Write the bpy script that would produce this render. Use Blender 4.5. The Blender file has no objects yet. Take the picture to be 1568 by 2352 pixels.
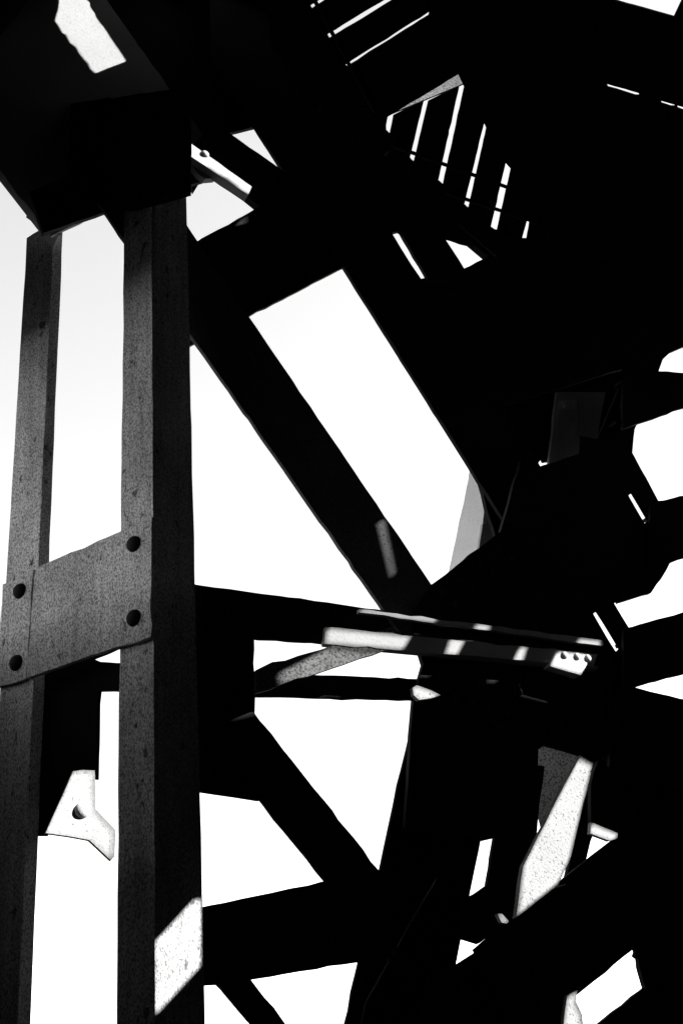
import bpy, bmesh, math, random
from mathutils import Vector, Matrix
from mathutils.geometry import tessellate_polygon

random.seed(7)
SC = bpy.context.scene
COL = SC.collection

# ------------------------------------------------------------------ camera
FPX, CU, CV = 2744.0, 784.0, 1176.0            # focal length and centre, photograph taken as 1568 x 2352
CAM = Vector((0.0, 0.0, 1.6))
zc = Vector((-456.0, 5176.0, FPX)).normalized()  # world up seen in the camera (right, up, forward)
fw = Vector((0, math.sqrt(1 - zc.z ** 2), zc.z))
# camera right/up in the world: pitch first, then roll
pr = Vector((1, 0, 0)); pu = pr.cross(fw)
if pu.z < 0: pu = -pu
roll = math.atan2(-zc.x, zc.y)
cr = pr * math.cos(roll) - pu * math.sin(roll)
cu = pr * math.sin(roll) + pu * math.cos(roll)
cam_d = bpy.data.cameras.new('camera')
cam_d.sensor_fit = 'HORIZONTAL'; cam_d.sensor_width = 24.0
cam_d.lens = FPX / 1568.0 * 24.0
cam_d.clip_start = 0.05; cam_d.clip_end = 5000
cam = bpy.data.objects.new('camera', cam_d); COL.objects.link(cam)
M = Matrix((cr, cu, -fw)).transposed().to_4x4(); M.translation = CAM
cam.matrix_world = M
SC.camera = cam

# ------------------------------------------------------------------ light
SUN = Vector((0.80, 0.08, 0.55)).normalized()   # towards the sun
elev = math.asin(SUN.z)
w = bpy.data.worlds.new('World'); SC.world = w; w.use_nodes = True
nt = w.node_tree; nt.nodes.clear()
sky = nt.nodes.new('ShaderNodeTexSky'); sky.sky_type = 'NISHITA'; sky.sun_disc = False
sky.sun_elevation = elev
sky.sun_rotation = math.atan2(SUN.x, SUN.y)
sky.air_density = 1.0; sky.dust_density = 0.2; sky.ozone_density = 1.0
bw = nt.nodes.new('ShaderNodeRGBToBW')           # the photograph is black and white
bg = nt.nodes.new('ShaderNodeBackground'); bg.inputs['Strength'].default_value = 0.15
wo = nt.nodes.new('ShaderNodeOutputWorld')
nt.links.new(sky.outputs[0], bw.inputs[0]); nt.links.new(bw.outputs[0], bg.inputs['Color'])
nt.links.new(bg.outputs[0], wo.inputs['Surface'])
sl = bpy.data.lights.new('sun', 'SUN'); sl.energy = 5.0; sl.angle = math.radians(0.25); sl.color = (1, 0.995, 0.985)
so = bpy.data.objects.new('sun', sl); COL.objects.link(so)
so.rotation_euler = SUN.to_track_quat('Z', 'Y').to_euler(); so.location = (6, -3, 9)
vs = SC.view_settings
vs.view_transform = 'Standard'; vs.look = 'None'; vs.gamma = 1.0; vs.use_curve_mapping = False
vs.exposure = 2.0
SC.render.engine = 'CYCLES'
SC.cycles.max_bounces = 4; SC.cycles.diffuse_bounces = 2; SC.cycles.glossy_bounces = 2

# ------------------------------------------------------------------ pixel helpers
def ray(u, v):
    return (cr * ((u - CU) / FPX) + cu * ((CV - v) / FPX) + fw).normalized()
def at_depth(u, v, d):
    r = ray(u, v); return CAM + r * (d / r.dot(fw))
class Plane:
    def __init__(s, p, n):
        s.p = Vector(p); s.n = Vector(n).normalized()
        if s.n.dot(CAM - s.p) < 0: s.n = -s.n      # n looks at the camera
    def hit(s, uv, off=0.0):
        r = ray(*uv); p = s.p - s.n * off
        return CAM + r * ((p - CAM).dot(s.n) / r.dot(s.n))
def vplane(u, v, d, az):
    a = math.radians(az); return Plane(at_depth(u, v, d), (math.sin(a), -math.cos(a), 0))

# ------------------------------------------------------------------ materials
def paint(name, base, rust=0.3, rough=0.7, speck=0.5, scale=60.0, bump=0.25, lo=0.35, spec=0.15, stretch=1.0):
    m = bpy.data.materials.new(name); m.use_nodes = True
    t = m.node_tree; b = t.nodes['Principled BSDF']
    b.inputs['Roughness'].default_value = rough
    b.inputs['Specular IOR Level'].default_value = spec
    tc = t.nodes.new('ShaderNodeTexCoord'); mp = t.nodes.new('ShaderNodeMapping'); mp.inputs['Scale'].default_value = (1, 1, stretch)
    t.links.new(tc.outputs['Object'], mp.inputs['Vector'])
    def noise(sc, det=6, ro=0.6):
        n = t.nodes.new('ShaderNodeTexNoise'); n.inputs['Scale'].default_value = sc
        n.inputs['Detail'].default_value = det; n.inputs['Roughness'].default_value = ro
        t.links.new(mp.outputs[0], n.inputs['Vector']); return n
    def ramp(src, a, b_, ca, cb):
        r = t.nodes.new('ShaderNodeValToRGB'); r.color_ramp.elements[0].position = a; r.color_ramp.elements[1].position = b_
        r.color_ramp.elements[0].color = (ca, ca, ca, 1); r.color_ramp.elements[1].color = (cb, cb, cb, 1)
        t.links.new(src, r.inputs[0]); return r
    def mul(a, b_):
        x = t.nodes.new('ShaderNodeMix'); x.data_type = 'RGBA'; x.blend_type = 'MULTIPLY'; x.inputs[0].default_value = 1
        t.links.new(a, x.inputs[6]); t.links.new(b_, x.inputs[7]); return x.outputs[2]
    n1 = noise(7.0); n2 = noise(scale, 4, 0.7); n3 = noise(scale * 3.2, 3, 0.6)
    c1 = ramp(n1.outputs[0], 0.3, 0.7, base * (1 - rust), base * (1 + rust * 0.5))
    c2 = ramp(n2.outputs[0], lo, lo + 0.12, 1 - speck, 1.0)
    c3 = ramp(n3.outputs[0], 0.3, 0.62, 1 - speck * 0.5, 1.0)
    colr = mul(mul(c1.outputs[0], c2.outputs[0]), c3.outputs[0])
    if stretch < 1:                                      # runs down the steel and scattered pits
        mp2 = t.nodes.new('ShaderNodeMapping'); mp2.inputs['Scale'].default_value = (1, 1, 0.045)
        t.links.new(tc.outputs['Object'], mp2.inputs['Vector'])
        n4 = noise(70, 3, 0.6); t.links.new(mp2.outputs[0], n4.inputs['Vector'])
        n5 = noise(42, 2, 0.5); n6 = noise(2.6, 2, 0.5)
        colr = mul(colr, ramp(n4.outputs[0], 0.36, 0.6, 0.8, 1.0).outputs[0])
        colr = mul(colr, ramp(n5.outputs[0], 0.28, 0.34, 0.3, 1.0).outputs[0])
        colr = mul(colr, ramp(n6.outputs[0], 0.3, 0.6, 0.6, 1.0).outputs[0])
    t.links.new(colr, b.inputs['Base Color'])
    bp = t.nodes.new('ShaderNodeBump'); bp.inputs['Strength'].default_value = bump; bp.inputs['Distance'].default_value = 0.002
    t.links.new(n2.outputs[0], bp.inputs['Height']); t.links.new(bp.outputs[0], b.inputs['Normal'])
    return m
MT = {
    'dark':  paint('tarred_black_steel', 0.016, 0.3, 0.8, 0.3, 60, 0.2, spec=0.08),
    'black': paint('near_black_steel', 0.008, 0.3, 0.9, 0.3, 40, 0.2, spec=0.04),  # near-black base; on the lower leaning post it stands for shade
    'grey':  paint('weathered_grey_paint', 0.86, 0.3, 0.95, 0.7, 280, 0.9, lo=0.42, spec=0.0, stretch=0.6),
    'mid':   paint('dull_grey_paint', 0.45, 0.1, 0.9, 0.2, 160, 0.3, spec=0.02),
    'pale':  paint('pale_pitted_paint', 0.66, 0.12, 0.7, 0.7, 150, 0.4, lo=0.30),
    'white': paint('lit_post_white', 0.8, 0.06, 0.7, 0.5, 150, 0.4, lo=0.28),  # bright copy of the leaning post's steel, standing in for daylight
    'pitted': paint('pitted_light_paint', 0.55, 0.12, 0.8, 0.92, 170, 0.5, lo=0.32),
    'worn':  paint('worn_dark_tone', 0.20, 0.3, 0.85, 0.85, 170, 0.6, lo=0.40),  # pitted; on the strut's flank the dark base stands for shade
    'dkgrey':  paint('dark_grey_paint', 0.12, 0.3, 0.8, 0.7, 160, 0.4, spec=0.02),  # dark grey base with fine specks
    'stone': paint('dark_wet_stone', 0.02, 0.4, 0.9, 0.4, 12, 0.4, spec=0.05),
}

# ------------------------------------------------------------------ building helpers
def tag(o, label, cat, group=None, kind=None):
    if label: o['label'] = label
    if cat: o['category'] = cat
    if group: o['group'] = group
    if kind: o['kind'] = kind
    return o
def thing(name, label, cat, loc=(0, 0, 0), group=None):
    o = bpy.data.objects.new(name, None); COL.objects.link(o); o.location = loc
    o.empty_display_size = 0.1
    return tag(o, label, cat, group)
def link(name, me, mat, parent=None):
    if mat and not me.materials: me.materials.append(MT[mat])
    o = bpy.data.objects.new(name, me); COL.objects.link(o)
    if parent is not None:
        o.parent = parent
        p = parent; off = Vector()
        while p is not None: off += p.location; p = p.parent
        o.location = -off
    return o
def rough_outline(pts, n, amp=0.0011, step=0.035):
    """a cut-plate outline: long edges broken up by small dents, corners a little rounded"""
    out = []
    k = len(pts)
    for i in range(k):
        a, b = pts[i], pts[(i + 1) % k]; d = b - a; L = d.length
        if L < 1e-6: continue
        m = min(int(L / step), 40); s = d.normalized().cross(n)
        out.append(a)
        for j in range(1, m):
            e = random.gauss(0, amp)
            if random.random() < 0.04: e *= 2.6
            out.append(a + d * ((j + random.uniform(-.3, .3)) / m) + s * e)
    return out
def slab_mesh(pts, n, thk, holes=(), jitter=True, amp=0.0011):
    """flat plate: outline pts on the face whose normal is n, body going thk against n"""
    o = rough_outline(pts, n, amp) if jitter else list(pts)
    loops = [o] + [rough_outline(h, n, amp) if jitter else list(h) for h in holes]
    flat = [p for l in loops for p in l]
    tris = tessellate_polygon(loops)
    N = len(flat); verts = flat + [p - n * thk for p in flat]; faces = []
    for a, b, c in tris:
        if (flat[b] - flat[a]).cross(flat[c] - flat[a]).dot(n) < 0: b, c = c, b
        faces.append((a, b, c)); faces.append((a + N, c + N, b + N))
    base = 0
    for l in loops:
        k = len(l)
        for i in range(k):
            a, b = base + i, base + (i + 1) % k
            faces.append((a, b, b + N, a + N))
        base += k
    me = bpy.data.meshes.new('plate'); me.from_pydata([tuple(v) for v in verts], [], faces)
    bm = bmesh.new(); bm.from_mesh(me); bmesh.ops.recalc_face_normals(bm, faces=bm.faces); bm.to_mesh(me); bm.free()
    return me
def rivet_mesh(r, h, seg=16):
    vs_, fs = [], []
    rings = 4
    for i in range(rings):
        a = i / rings * math.pi / 2
        for j in range(seg):
            t = j / seg * 2 * math.pi
            vs_.append((r * math.cos(a) * math.cos(t), r * math.cos(a) * math.sin(t), h * math.sin(a)))
    vs_.append((0, 0, h)); b0 = len(vs_)
    for j in range(seg):
        t = j / seg * 2 * math.pi; vs_.append((r * math.cos(t), r * math.sin(t), -0.012))
    for i in range(rings - 1):
        for j in range(seg): fs.append((i * seg + j, i * seg + (j + 1) % seg, (i + 1) * seg + (j + 1) % seg, (i + 1) * seg + j))
    for j in range(seg):
        fs.append(((rings - 1) * seg + j, (rings - 1) * seg + (j + 1) % seg, rings * seg))
        fs.append((b0 + j, b0 + (j + 1) % seg, (j + 1) % seg, j))
    me = bpy.data.meshes.new('rivet'); me.from_pydata(vs_, [], fs)
    for p in me.polygons: p.use_smooth = True
    return me
RIV = {}
def rivet(p, n, r, mat, parent, name='rivet', h=0.6):
    key = (round(r, 4), mat, h)
    if key not in RIV: RIV[key] = rivet_mesh(r, r * h)
    o = link(name, RIV[key], mat, parent)
    o.location = o.location + p; o.rotation_mode = 'QUATERNION'; o.rotation_quaternion = n.to_track_quat('Z', 'Y')
    return o
def plate(name, label, cat, poly, pl, off=0.0, thk=0.014, mat='dark', rivets=(), rr=0.014, rh=0.5, parent=None, holes=(), rmat=None, stiff=()):
    """a steel plate standing in plane pl: outline from the photograph, thickness away from the camera"""
    pts = [pl.hit(p, off) for p in poly]
    hs = [[pl.hit(p, off) for p in h] for h in holes]
    me = slab_mesh(pts, pl.n, thk, hs)
    if parent is not None: return link(name, me, mat, parent)
    t = thing(name, label, cat, min(pts, key=lambda q: q.z))
    link('face_plate', me, mat, t)
    for uv in rivets: rivet(pl.hit(uv, off), pl.n, rr, rmat or mat, t, h=rh)
    for (a, b, hgt) in stiff:                            # stiffening bars standing on the back
        bar('stiffener', a, b, pl, off + thk - 0.001, 0.012, hgt, mat, t)
    return t
def bar(name, a, b, pl, off, wid, dep, mat, parent):
    """a straight bar from pixel a to pixel b, wid across in the plane and dep away from the camera"""
    A, B = pl.hit(a, off), pl.hit(b, off); d = (B - A).normalized(); s = d.cross(pl.n) * (wid / 2)
    return link(name, slab_mesh([A - s, B - s, B + s, A + s], pl.n, dep, jitter=False), mat, parent)
def member(name, label, cat, A0, A1, B0, B1, pl, off=0.0, dep=0.06, mat='dark', fl='ab', rivets=(), rr=0.013, wt=0.012, holes=(), rmat=None, inset=0.028, to=None):
    """rolled channel: web in the plane between long edges A and B, flanges turned away from the camera"""
    if to:                                               # run on past the frame to pixel column to
        A1 = lerp(A0, A1, (to - A0[0]) / (A1[0] - A0[0])); B1 = lerp(B0, B1, (to - B0[0]) / (B1[0] - B0[0]))
    a0, a1, b0, b1 = (pl.hit(p, off) for p in (A0, A1, B0, B1))
    t = thing(name, label, cat, min((a0, a1, b0, b1), key=lambda q: q.z))
    hs = [[pl.hit(p, off) for p in h] for h in holes]
    link('web', slab_mesh([a0, a1, b1, b0], pl.n, wt, hs), mat, t)
    n = pl.n
    for key, (p, q, r0, r1) in (('a', (a0, a1, b0, b1)), ('b', (b0, b1, a0, a1))):
        if key not in fl: continue
        d = (q - p).normalized(); s = d.cross(n)
        if s.dot((r0 + r1) / 2 - (p + q) / 2) < 0: s = -s
        p, q = p + s * inset, q + s * inset
        pts = [p - n * (wt - .001), q - n * (wt - .001), q - n * dep, p - n * dep]
        link('flange', slab_mesh(pts, -s, 0.011, jitter=False), mat, t)
    for uv in rivets: rivet(pl.hit(uv, off), n, rr, rmat or mat, t)
    return t
def lerp(a, b, t): return (a[0] + (b[0] - a[0]) * t, a[1] + (b[1] - a[1]) * t)
def along(a, b, n, m=0.06): return [lerp(a, b, m + (1 - 2 * m) * i / (n - 1)) for i in range(n)]
def box_mesh(x0, x1, y0, y1, z0, z1):
    return slab_mesh([Vector((x0, y0, z1)), Vector((x1, y0, z1)), Vector((x1, y1, z1)), Vector((x0, y1, z1))], Vector((0, 0, 1)), z1 - z0, jitter=False)

ZD = 5.0                                              # underside of the deck
PB = vplane(448, 1340, 2.75, 30)                      # the truss panel, going away to the right
DK = Plane((0, 0, ZD), (0, 0, -1))

# ------------------------------------------------------------------ setting
wm = bpy.data.materials.new('river_water'); wm.use_nodes = True
b = wm.node_tree.nodes['Principled BSDF']; b.inputs['Base Color'].default_value = (0.004, 0.004, 0.004, 1); b.inputs['Roughness'].default_value = 0.12
b.inputs['IOR'].default_value = 1.33
nz = wm.node_tree.nodes.new('ShaderNodeTexNoise'); nz.inputs['Scale'].default_value = 0.8
bpn = wm.node_tree.nodes.new('ShaderNodeBump'); bpn.inputs['Strength'].default_value = 0.3
wm.node_tree.links.new(nz.outputs[0], bpn.inputs['Height']); wm.node_tree.links.new(bpn.outputs[0], b.inputs['Normal'])
MT['water'] = wm
wtr = link('water', slab_mesh([Vector((-2000, -2000, -1.2)), Vector((2000, -2000, -1.2)), Vector((2000, 2000, -1.2)), Vector((-2000, 2000, -1.2))], Vector((0, 0, 1)), 0.5, jitter=False), 'water')
wtr['kind'] = 'structure'
foot = link('ground', box_mesh(-6, 16, -8, 27, -2.0, 0.0), 'stone'); foot['kind'] = 'structure'

# ------------------------------------------------------------------ battened column on the left
ALF = math.radians(32)
K0 = at_depth(352, 1330, 2.6)                          # nearest corner
fd = Vector((-math.cos(ALF), math.sin(ALF), 0))        # along the front face, to the left and away
bd = Vector((math.sin(ALF), math.cos(ALF), 0))         # into the depth of the column
PF = Plane(K0, -bd)                                    # front face
PS = Plane(K0, Vector((math.cos(ALF), -math.sin(ALF), 0)))   # right-hand face
def fs(uv): return (PF.hit(uv) - K0).dot(fd)
def up(s, d, z): return Vector((K0.x, K0.y, 0)) + fd * s + bd * d + Vector((0, 0, z))
def upright(s0, s1, d0, d1, z0, z1):
    """upright flat bar of the column between front distances s0..s1 and depths d0..d1"""
    if abs(s1 - s0) > abs(d1 - d0): pts = [up(s0, d0, z0), up(s1, d0, z0), up(s1, d0, z1), up(s0, d0, z1)]; return slab_mesh(pts, -bd, d1 - d0, amp=0.0008)
    pts = [up(s0, d0, z0), up(s0, d1, z0), up(s0, d1, z1), up(s0, d0, z1)]; return slab_mesh(pts, -fd, s1 - s0, amp=0.0008)
ZT = PF.hit((300, 400)).z
sR = fs((279, 1100)); sL0 = fs((88, 1300)); sL1 = fs((17, 1300))
t = thing('battened_column', 'tall grey column of two upright bars joined by riveted batten plates at left', 'column', (K0.x, K0.y, 0))
def colbar(s0, s1, dep, webside):
    fl = link('flange', upright(s0, s1, 0, 0.012, 0, ZT), 'grey', t)
    link('web', upright(s0 + 0.0005, s0 + 0.0125, 0.0122, dep, 0, ZT), 'grey', t)
DW = (PS.hit((448, 1340)) - K0).dot(bd)
colbar(0, sR, DW, 0)
colbar(sL0, sL1, 0.034, 0)
# main batten plate in two pieces with a joint, four rivet heads
def on_front(name, poly, thk, mat, off=0.0):
    pts = [PF.hit(p, -thk - off) for p in poly]
    return link(name, slab_mesh(pts, PF.n, thk, amp=0.0014), mat, t)
on_front('batten_plate', [(81, 1306), (278, 1220), (348, 1187), (346, 1462), (265, 1487), (140, 1530), (62, 1557)], 0.012, 'grey')
on_front('batten_plate', [(6, 1342), (22, 1338), (77, 1308), (59, 1559), (-8, 1578)], 0.010, 'grey')
for uv, pth in (((308, 1250), .012), ((308, 1420), .012), ((46, 1358), .010), ((38, 1523), .010)):
    rivet(PF.hit(uv, -pth), PF.n, 0.0195, 'dark', t, 'rivet', 0.75)


# ------------------------------------------------------------------ the truss: chords, diagonals, plates
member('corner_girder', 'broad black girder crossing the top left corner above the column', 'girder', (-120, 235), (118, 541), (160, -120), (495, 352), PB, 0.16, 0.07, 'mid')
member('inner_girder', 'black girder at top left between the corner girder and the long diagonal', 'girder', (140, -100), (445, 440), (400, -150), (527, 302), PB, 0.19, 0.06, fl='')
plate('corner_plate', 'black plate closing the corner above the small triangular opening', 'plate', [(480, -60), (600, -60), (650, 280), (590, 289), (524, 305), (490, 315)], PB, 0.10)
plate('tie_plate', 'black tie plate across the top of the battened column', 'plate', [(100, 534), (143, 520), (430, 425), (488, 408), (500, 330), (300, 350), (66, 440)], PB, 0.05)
tp = thing('shade_plate', 'black plate added over the top of the battened column, standing for shade', 'plate', PF.hit((60, 500), -0.02))  # added black sheet hides the column top in place of shade
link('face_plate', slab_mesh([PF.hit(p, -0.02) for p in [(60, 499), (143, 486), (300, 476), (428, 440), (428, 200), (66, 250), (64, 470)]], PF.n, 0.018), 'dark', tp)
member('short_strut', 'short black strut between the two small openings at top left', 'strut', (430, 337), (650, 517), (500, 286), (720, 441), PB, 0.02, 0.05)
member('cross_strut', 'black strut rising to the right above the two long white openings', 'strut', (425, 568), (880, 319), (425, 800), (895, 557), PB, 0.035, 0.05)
member('long_diagonal', 'long black diagonal brace from the top of the column down to the joint', 'brace', (225, 463), (930, 1470), (395, 467), (1041, 1417), PB, 0.0, 0.04, 'dkgrey', fl='b')
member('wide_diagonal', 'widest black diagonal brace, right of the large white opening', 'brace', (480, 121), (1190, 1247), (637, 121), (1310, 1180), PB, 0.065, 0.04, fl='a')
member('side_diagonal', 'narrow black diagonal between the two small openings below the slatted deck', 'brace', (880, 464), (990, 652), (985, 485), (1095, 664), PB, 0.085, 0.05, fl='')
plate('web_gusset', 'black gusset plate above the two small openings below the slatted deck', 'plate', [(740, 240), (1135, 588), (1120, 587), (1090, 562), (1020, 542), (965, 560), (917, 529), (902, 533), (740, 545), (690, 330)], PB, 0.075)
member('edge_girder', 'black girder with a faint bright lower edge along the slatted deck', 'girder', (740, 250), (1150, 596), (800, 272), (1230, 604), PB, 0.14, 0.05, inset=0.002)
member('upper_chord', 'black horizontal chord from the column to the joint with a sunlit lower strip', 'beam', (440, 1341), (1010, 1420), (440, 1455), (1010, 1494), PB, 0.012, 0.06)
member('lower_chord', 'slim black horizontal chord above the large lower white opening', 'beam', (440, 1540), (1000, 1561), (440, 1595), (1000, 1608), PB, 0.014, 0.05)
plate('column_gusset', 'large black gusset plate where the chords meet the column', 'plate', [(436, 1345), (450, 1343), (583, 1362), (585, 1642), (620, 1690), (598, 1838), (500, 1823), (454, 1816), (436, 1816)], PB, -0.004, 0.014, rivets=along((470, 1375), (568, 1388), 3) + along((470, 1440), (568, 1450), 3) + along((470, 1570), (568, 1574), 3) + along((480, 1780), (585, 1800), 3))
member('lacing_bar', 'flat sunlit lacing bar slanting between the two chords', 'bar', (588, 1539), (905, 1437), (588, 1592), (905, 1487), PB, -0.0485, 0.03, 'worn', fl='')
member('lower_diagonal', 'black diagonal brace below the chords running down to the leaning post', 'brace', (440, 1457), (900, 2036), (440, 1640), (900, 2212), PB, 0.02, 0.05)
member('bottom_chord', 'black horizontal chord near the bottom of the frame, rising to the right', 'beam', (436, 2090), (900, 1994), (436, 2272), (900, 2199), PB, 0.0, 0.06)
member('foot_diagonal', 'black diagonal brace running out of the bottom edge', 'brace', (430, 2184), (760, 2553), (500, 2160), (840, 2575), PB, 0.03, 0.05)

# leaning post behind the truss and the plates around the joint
member('leaning_post', 'tall black leaning post below the joint', 'post', (1000, 1425), (430, 4000), (1205, 1425), (690, 4000), PB, 0.13, 0.10, 'black', fl='b')  # shade on the lower post is put into its black colour
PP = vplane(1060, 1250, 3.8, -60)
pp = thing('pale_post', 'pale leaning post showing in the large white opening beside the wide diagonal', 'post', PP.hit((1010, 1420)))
link('front_plate', slab_mesh([PP.hit(p) for p in [(1077, 1092), (1030, 1312), (1005, 1420), (1070, 1400), (1098, 1262), (1119, 1130), (1128, 1080)]], PP.n, 0.012), 'white', pp)  # daylight on the upper post is put into its near-white colour
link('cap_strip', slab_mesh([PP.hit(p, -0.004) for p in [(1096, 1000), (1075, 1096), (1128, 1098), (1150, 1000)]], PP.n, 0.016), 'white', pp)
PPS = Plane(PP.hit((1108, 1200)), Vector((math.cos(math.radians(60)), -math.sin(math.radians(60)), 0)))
link('side_plate', slab_mesh([PPS.hit(p, 0.001) for p in [(1121, 1120), (1099, 1262), (1070, 1415), (1180, 1415), (1190, 1120)]], PPS.n, 0.012), 'mid', pp)  # darker base than the front, for the post's shaded side
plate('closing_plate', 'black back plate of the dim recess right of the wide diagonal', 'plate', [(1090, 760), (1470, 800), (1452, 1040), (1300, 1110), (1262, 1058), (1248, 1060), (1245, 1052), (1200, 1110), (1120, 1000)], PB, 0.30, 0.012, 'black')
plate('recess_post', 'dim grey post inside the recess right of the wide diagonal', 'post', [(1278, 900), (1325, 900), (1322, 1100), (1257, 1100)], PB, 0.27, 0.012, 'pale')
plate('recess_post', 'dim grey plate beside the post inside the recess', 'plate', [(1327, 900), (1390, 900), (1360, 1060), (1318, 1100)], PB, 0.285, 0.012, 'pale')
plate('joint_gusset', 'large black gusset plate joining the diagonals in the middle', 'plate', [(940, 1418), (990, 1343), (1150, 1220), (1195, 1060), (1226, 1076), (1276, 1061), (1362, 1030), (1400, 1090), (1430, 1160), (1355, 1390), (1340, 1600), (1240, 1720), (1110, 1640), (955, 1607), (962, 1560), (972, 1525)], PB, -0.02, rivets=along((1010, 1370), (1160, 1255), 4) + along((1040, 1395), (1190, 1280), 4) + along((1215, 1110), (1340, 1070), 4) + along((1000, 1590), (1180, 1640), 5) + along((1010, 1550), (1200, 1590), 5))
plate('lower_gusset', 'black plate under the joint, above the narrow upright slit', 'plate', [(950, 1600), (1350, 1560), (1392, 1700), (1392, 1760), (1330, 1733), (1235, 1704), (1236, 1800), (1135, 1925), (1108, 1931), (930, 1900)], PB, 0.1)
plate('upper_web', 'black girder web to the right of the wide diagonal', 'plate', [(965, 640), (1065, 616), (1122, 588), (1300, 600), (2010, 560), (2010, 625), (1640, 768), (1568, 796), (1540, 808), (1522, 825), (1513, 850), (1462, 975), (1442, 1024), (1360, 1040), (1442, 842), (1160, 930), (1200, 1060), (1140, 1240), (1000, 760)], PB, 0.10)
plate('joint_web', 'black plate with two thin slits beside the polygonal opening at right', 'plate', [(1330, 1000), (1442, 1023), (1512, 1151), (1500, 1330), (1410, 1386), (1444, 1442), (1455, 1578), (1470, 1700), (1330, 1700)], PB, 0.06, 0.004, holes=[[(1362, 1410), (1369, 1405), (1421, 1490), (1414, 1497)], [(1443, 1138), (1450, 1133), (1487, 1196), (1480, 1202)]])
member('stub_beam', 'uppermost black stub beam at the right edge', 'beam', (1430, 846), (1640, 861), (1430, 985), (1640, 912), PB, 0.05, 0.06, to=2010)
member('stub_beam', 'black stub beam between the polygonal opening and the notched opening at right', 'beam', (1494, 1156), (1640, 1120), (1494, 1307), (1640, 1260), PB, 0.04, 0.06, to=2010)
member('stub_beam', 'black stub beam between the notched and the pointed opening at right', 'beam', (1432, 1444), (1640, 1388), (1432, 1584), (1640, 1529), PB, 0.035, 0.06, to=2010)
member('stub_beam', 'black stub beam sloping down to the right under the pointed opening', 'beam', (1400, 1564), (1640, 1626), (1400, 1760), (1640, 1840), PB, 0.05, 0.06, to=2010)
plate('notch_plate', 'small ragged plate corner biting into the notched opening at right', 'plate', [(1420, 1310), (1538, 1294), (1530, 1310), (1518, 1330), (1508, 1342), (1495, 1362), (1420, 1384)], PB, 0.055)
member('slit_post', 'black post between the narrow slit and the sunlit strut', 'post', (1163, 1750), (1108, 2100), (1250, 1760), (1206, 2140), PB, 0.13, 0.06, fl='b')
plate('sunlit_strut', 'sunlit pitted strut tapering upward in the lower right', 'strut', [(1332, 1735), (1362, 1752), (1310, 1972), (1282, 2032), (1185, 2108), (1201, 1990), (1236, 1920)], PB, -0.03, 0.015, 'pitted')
plate('shaded_flank', 'dim pitted side plate left of the sunlit strut', 'plate', [(1232, 1700), (1345, 1736), (1310, 1850), (1246, 1925), (1228, 1850)], vplane(1280, 1800, 3.5, -35), 0.0, 0.02, 'worn')  # darker copy of the strut's paint puts shade on this side
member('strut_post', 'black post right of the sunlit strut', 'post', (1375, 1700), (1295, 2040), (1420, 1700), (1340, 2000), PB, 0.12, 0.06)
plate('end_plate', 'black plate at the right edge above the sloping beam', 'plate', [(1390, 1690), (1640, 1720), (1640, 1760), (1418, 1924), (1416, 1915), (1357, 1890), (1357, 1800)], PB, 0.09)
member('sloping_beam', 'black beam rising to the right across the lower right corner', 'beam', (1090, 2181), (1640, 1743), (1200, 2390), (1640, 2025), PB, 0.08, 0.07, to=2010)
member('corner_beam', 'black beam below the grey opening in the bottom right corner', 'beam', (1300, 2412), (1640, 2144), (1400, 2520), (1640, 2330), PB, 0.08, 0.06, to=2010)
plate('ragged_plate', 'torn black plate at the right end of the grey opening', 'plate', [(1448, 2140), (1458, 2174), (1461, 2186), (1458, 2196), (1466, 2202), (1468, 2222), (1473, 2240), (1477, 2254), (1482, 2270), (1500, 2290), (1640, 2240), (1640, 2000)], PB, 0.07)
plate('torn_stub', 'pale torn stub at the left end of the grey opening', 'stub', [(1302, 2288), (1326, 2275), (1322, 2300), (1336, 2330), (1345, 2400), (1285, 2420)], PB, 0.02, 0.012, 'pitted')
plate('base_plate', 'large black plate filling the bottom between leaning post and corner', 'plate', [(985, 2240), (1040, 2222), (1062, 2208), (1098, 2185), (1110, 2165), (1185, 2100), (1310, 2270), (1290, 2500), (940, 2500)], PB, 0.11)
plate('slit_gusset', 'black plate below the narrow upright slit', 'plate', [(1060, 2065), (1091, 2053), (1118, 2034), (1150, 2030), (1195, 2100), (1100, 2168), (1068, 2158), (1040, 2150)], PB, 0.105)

ep = PB.hit((2000, 1300), 0.03)
et = thing('end_post', 'square black post carrying the beam ends at the far right', 'post', (ep.x, ep.y, 0))
link('shaft', box_mesh(ep.x - 0.09, ep.x + 0.09, ep.y - 0.02, ep.y + 0.16, 0, ZD - 0.003), 'dark', et)
link('foot', box_mesh(ep.x - 0.16, ep.x + 0.16, ep.y - 0.09, ep.y + 0.23, 0.0005, 0.02), 'dark', et)

# ------------------------------------------------------------------ sunlit details
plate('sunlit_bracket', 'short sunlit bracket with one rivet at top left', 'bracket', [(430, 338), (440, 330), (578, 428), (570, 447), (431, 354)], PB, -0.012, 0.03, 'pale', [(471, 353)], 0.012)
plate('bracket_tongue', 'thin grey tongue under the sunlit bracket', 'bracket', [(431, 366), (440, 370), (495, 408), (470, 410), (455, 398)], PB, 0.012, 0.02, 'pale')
gq = PF.hit((262, 1900), -0.055)
PG = Plane(gq, PB.n)
gg = plate('gap_gusset', 'sunlit gusset plate with one rivet in the gap of the column', 'plate', [(105, 1914), (168, 1772), (190, 1769), (218, 1770), (219, 1858), (266, 1908), (263, 1968), (255, 1977), (205, 1930)], PG, 0.0, 0.010, 'pale', [(189, 1862)], 0.0155, 0.4)


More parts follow.
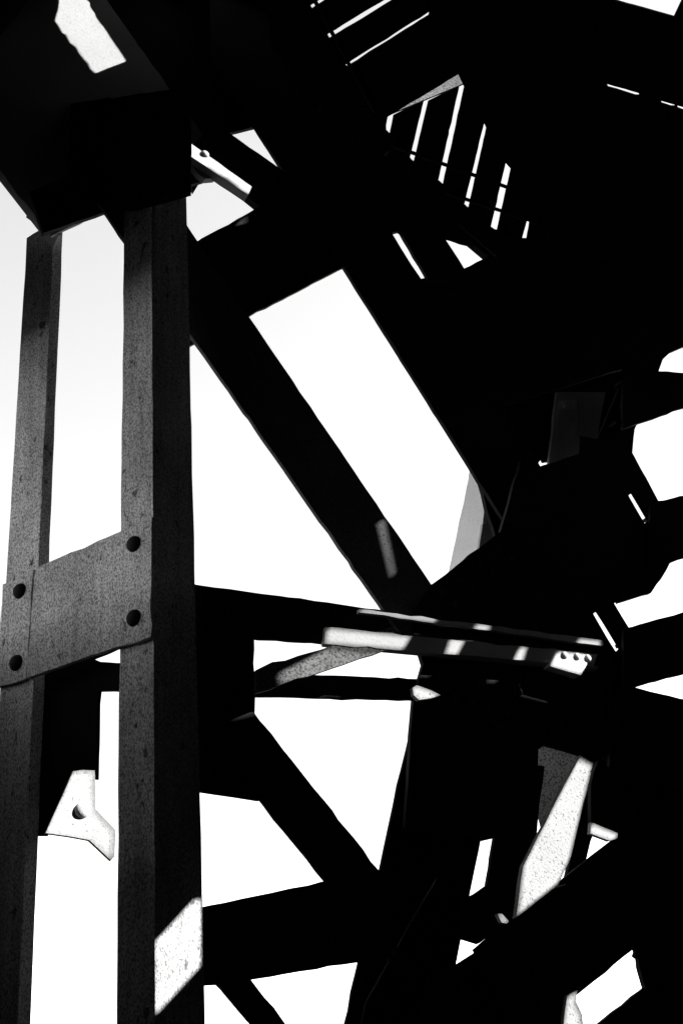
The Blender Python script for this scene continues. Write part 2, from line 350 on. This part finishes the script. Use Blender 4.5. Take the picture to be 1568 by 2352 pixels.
plate('gap_plate', 'black plate behind the lower batten edge in the gap of the column', 'plate', [(60, 1540), (300, 1470), (300, 1488), (265, 1489), (210, 1512), (228, 1520), (271, 1523), (300, 1523), (300, 1588), (225, 1587), (219, 1740), (218, 1790), (160, 1790), (100, 1920), (60, 1920)], PF, 0.04, 0.012, 'black')
member('chord_strip', 'pale angle strip along the chord and across the joint, sunlit in patches', 'strip', (748, 1440), (1372, 1503), (744, 1479), (1362, 1530), PB, -0.05, 0.03, 'mid', fl='a')
member('top_ledge', 'thin pale ledge on top of the chord, sunlit in short dashes', 'ledge', (825, 1399), (1385, 1471), (825, 1407), (1385, 1484), PB, -0.036, 0.02, 'mid', fl='')
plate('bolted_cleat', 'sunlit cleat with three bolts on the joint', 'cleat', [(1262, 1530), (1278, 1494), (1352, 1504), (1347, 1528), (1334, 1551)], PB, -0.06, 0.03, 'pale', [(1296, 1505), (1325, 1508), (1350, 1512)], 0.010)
plate('sun_catch_plate', 'small pale plate added to catch the sun at the end of the lower chord', 'clip', [(947, 1580), (957, 1574), (990, 1586), (1012, 1597), (990, 1604), (962, 1608), (950, 1597)], PB, -0.05, 0.012, 'pitted')  # pale plate added to carry a sunlit fragment
plate('sun_catch_chip', 'tiny pale plate added to catch the sun below the narrow upright slit', 'chip', [(1142, 2100), (1152, 2099), (1168, 2117), (1164, 2122), (1152, 2120)], PB, -0.05, 0.012, 'pitted')  # another pale piece added for a sunlit fragment
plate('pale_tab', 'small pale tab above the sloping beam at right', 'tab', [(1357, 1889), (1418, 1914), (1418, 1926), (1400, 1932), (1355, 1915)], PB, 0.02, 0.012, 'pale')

# ------------------------------------------------------------------ added walls that block the sun, with openings shaped for its patches
WP = Plane((0.8, 0, 0), Vector((1, -0.5, 0)))
HOLES = [
    ([(100, 1918), (166, 1768), (222, 1766), (222, 1855), (268, 1906), (264, 1972), (255, 1980), (203, 1934)], PG, 0.0),
    ([(640, 1546), (757, 1487), (890, 1500), (730, 1552), (650, 1570)], PB, -0.0485),
    ([(126, 50), (134, 20), (134, -20), (185, -20), (300, 158), (256, 188), (229, 186)], PB, 0.16),
    ([(357, 2165), (446, 2068), (462, 2066), (462, 2216), (364, 2322), (357, 2320)], PS, 0.0),
    ([(429, 336), (441, 326), (584, 426), (574, 450), (430, 358)], PB, -0.012),

    ([(752, 1441), (943, 1460), (926, 1491), (749, 1477)], PB, -0.05),
    ([(826, 1397), (1004, 1415), (1004, 1428), (830, 1409)], PB, -0.036),
    ([(1036, 1464), (1068, 1468), (1049, 1505), (1024, 1502)], PB, -0.05),
    ([(1092, 1432), (1122, 1434), (1126, 1441), (1120, 1450), (1092, 1446)], PB, -0.036),
    ([(1195, 1485), (1210, 1487), (1200, 1520), (1180, 1518)], PB, -0.05),
    ([(1264, 1530), (1279, 1496), (1362, 1500), (1352, 1528), (1333, 1549)], PB, -0.06),
    ([(1327, 1466), (1377, 1470), (1380, 1486), (1327, 1480)], PB, -0.036),
    ([(868, 1200), (882, 1193), (908, 1315), (899, 1324)], PB, 0.0),
    ([(1332, 1737), (1361, 1753), (1309, 1971), (1281, 2030), (1188, 2104), (1202, 1990), (1237, 1920)], PB, -0.03),
    ([(1358, 1890), (1417, 1915), (1417, 1924), (1400, 1930), (1357, 1914)], PB, 0.02),
    ([(946, 1578), (957, 1572), (992, 1584), (1014, 1597), (990, 1606), (962, 1610), (948, 1599)], PB, -0.05),
    ([(1140, 2098), (1152, 2096), (1170, 2116), (1164, 2124), (1150, 2122)], PB, -0.05),
    ([(1303, 2288), (1325, 2278), (1321, 2300), (1335, 2330), (1340, 2400), (1288, 2415)], PB, 0.02),
]
wall_holes, deck_holes = [], []
for poly, pl, off in HOLES:
    src = [pl.hit(p, off) for p in poly]
    if off in (-0.06, -0.03):                            # keep the beam inside the piece it lights
        c_ = sum(src, Vector()) / len(src); src = [c_ + (p - c_) * 0.975 for p in src]
    wl = [p + SUN * ((WP.p - p).dot(WP.n) / SUN.dot(WP.n)) for p in src]
    if max(p.z for p in wl) < ZD - 0.02: wall_holes.append(wl)
    else: deck_holes.append([p + SUN * ((ZD - p.z) / SUN.z) for p in src])  # added deck openings, shaped so the sun reaches its patches

# ------------------------------------------------------------------ deck overhead, with slats laid over its openings
HA = [(886, 270), (1052, 170), (1064, 196), (1112, 284), (1160, 373), (1177, 392), (1207, 500), (1217, 506), (1214, 549), (1197, 549), (1135, 528), (1070, 474), (1010, 418), (945, 368), (925, 340), (887, 300)]
HB = [(700, -8), (752, 80), (791, 150), (800, 154), (984, 36), (985, 30), (1000, -22), (692, -22)]
HC = [[(1393, 192), (1466, 213), (1468, 219), (1460, 219), (1397, 200)], [(1518, 231), (1549, 240), (1550, 244), (1541, 244), (1520, 237)], [(1555, 242), (1640, 266), (1640, 275), (1557, 248)]]
H25 = [(1380, -10), (1413, 0), (1548, 38), (1566, 0), (1600, -70)]
far = [(-160, 230), (60, 330), (500, 270), (640, 270), (780, 295), (1130, 575), (1200, 640), (1640, 770)]
fpts = [DK.hit(p) for p in far]
deck_pts = fpts + [Vector((0.9 + 0.5 * 4.95, 4.95, ZD)), Vector((0.9 - 0.5 * 4.4, -4.4, ZD)), Vector((-3.6, -4.4, ZD)), Vector((-3.6, -1.5, ZD)), Vector((-1.6, -1.2, ZD)), Vector((-1.6, 1.2, ZD))]
dk = thing('deck', 'black steel deck overhead with open slots and slats', 'deck', (1, 1, ZD))
link('deck_plate', slab_mesh(deck_pts, Vector((0, 0, -1)), 0.008, [[DK.hit(p) for p in h] for h in [HA, HB, H25] + HC] + deck_holes, jitter=True, amp=0.0008), 'black', dk)
def slats(slits, ext0, ext1, first, last):
    """slits: (x0,y0,x1,y1,w0,w1) centre lines; slats fill the space between neighbouring slits"""
    up_ = Plane((0, 0, ZD + 0.0085), (0, 0, -1))
    L = []
    for (x0, y0, x1, y1, w0, w1) in slits:
        d = Vector((x1 - x0, y1 - y0)); k = d.length; d /= k; s = Vector((-d.y, d.x))
        if s.x < 0: s = -s
        p, q = Vector((x0, y0)), Vector((x1, y1))
        L.append(((p - s * w0 / 2 - d * ext0, q - s * w1 / 2 + d * ext1), (p + s * w0 / 2 - d * ext0, q + s * w1 / 2 + d * ext1), s))
    prev = None
    for i in range(len(L) + 1):
        if i == 0: a = [v - L[0][2] * first for v in L[0][0]]
        else: a = L[i - 1][1]
        if i == len(L): c = [v + L[-1][2] * last for v in L[-1][1]]
        else: c = L[i][0]
        pts = [up_.hit(tuple(v)) for v in (a[0], a[1], c[1], c[0])]
        link('slat', slab_mesh(pts, Vector((0, 0, -1)), 0.005, jitter=True, amp=0.0007), 'black', dk)
slats([(897, 264, 890, 300, 12, 11), (978, 231, 945, 368, 10, 12), (1060, 198, 1012, 416, 11, 12), (1117, 275, 1070, 474, 7, 12), (1168, 375, 1133, 528, 14, 15), (1215, 495, 1203, 549, 5, 14)], 0, 60, 60, 80)
slats([(735, 2, 680, 36, 8, 8), (890, 0, 752, 84, 11, 10), (980, 33, 791, 152, 6, 6)], 200, 60, 60, 70)
ka, kb = DK.hit((884, 272)), DK.hit((1067, 196)); ka.z = kb.z = ZD + 0.0138
kn = (kb - ka).cross(Vector((0, 0, 1))).normalized()
kn = kn if kn.y < 0 else -kn
link('kerb', slab_mesh([ka, kb, kb + Vector((0, 0, 0.16)), ka + Vector((0, 0, 0.16))], kn, 0.006, jitter=False), 'grey', dk)
def rod(a, b, r=0.010):
    up_ = Plane((0, 0, ZD - r * 0.8), (0, 0, -1)); A, B = up_.hit(a), up_.hit(b); d = (B - A).normalized(); s = d.cross(Vector((0, 0, 1)))
    vsx, fsx = [], []
    for P in (A, B):
        for j in range(8):
            th = j * math.pi / 4; vsx.append(tuple(P + s * (r * math.cos(th)) + Vector((0, 0, r * math.sin(th)))))
    for j in range(8): fsx.append((j, (j + 1) % 8, 8 + (j + 1) % 8, 8 + j))
    fsx += [tuple(range(8)), tuple(range(15, 7, -1))]
    me = bpy.data.meshes.new('rod'); me.from_pydata(vsx, [], fsx); link('rod', me, 'black', dk)
rod((900, 333), (1240, 457), 0.0075); rod((1000, 434), (1240, 513), 0.0075); rod((715, -14), (860, 256), 0.0075)


# unseen blockers added to shape the light: right, behind, left and on the deck
wd = Vector((0.5, 1, 0)).normalized()
def wpt(y, z): return Vector((0.8 + 0.5 * y, y, z))
pw = thing('sun_block_wall', 'added black plate wall right of the truss, cut to shape the sun patches', 'wall', wpt(0, 0))
link('block_plate', slab_mesh([wpt(-4, 0), wpt(25, 0), wpt(25, ZD - 0.01), wpt(-4, ZD - 0.01)], WP.n, 0.003, wall_holes, jitter=False), 'black', pw)  # openings follow the sun back from each wanted patch
for nm, lb, bx_ in (('shade_wall', 'added dark wall behind the viewer that blocks skylight', (-5.2, -1.25, -4.8, -4.0, 0, ZD + 1.5)),
                    ('shade_wall', 'added dark side wall left behind the viewer that blocks skylight', (-4.0, -3.2, -3.98, -1.5, 0, ZD + 1.5))):
    tag(link(nm, box_mesh(*bx_), 'stone'), lb, 'wall')  # added out of view to keep the truss front dark
tag(link('low_shade_wall', box_mesh(-1.5, -1.2, -1.5, 3.4, 0, 2.72), 'stone'), 'added low dark wall left of the column that dims its lower part', 'wall')  # added out of view to darken the column foot
tag(link('high_shade_block', box_mesh(-1.5, -1.2, -1.5, 2.75, 3.6, ZD - 0.002), 'stone'), 'added dark block high above the low wall at left that dims the column top', 'beam')  # added out of view to darken the column top
def ppt(y, z): return Vector((0.83 + 0.5 * y, y, z))
pa = thing('sun_screen', 'added black sheet on the right edge of the deck that blocks the sun', 'sun_screen', ppt(4, ZD + 0.009))  # added to stop sun falling through the deck slits
link('screen_sheet', slab_mesh([ppt(2.87, ZD + 0.009), ppt(4.9, ZD + 0.009), ppt(4.9, ZD + 1.6), ppt(2.87, ZD + 1.6)], WP.n, 0.006, jitter=False), 'black', pa)
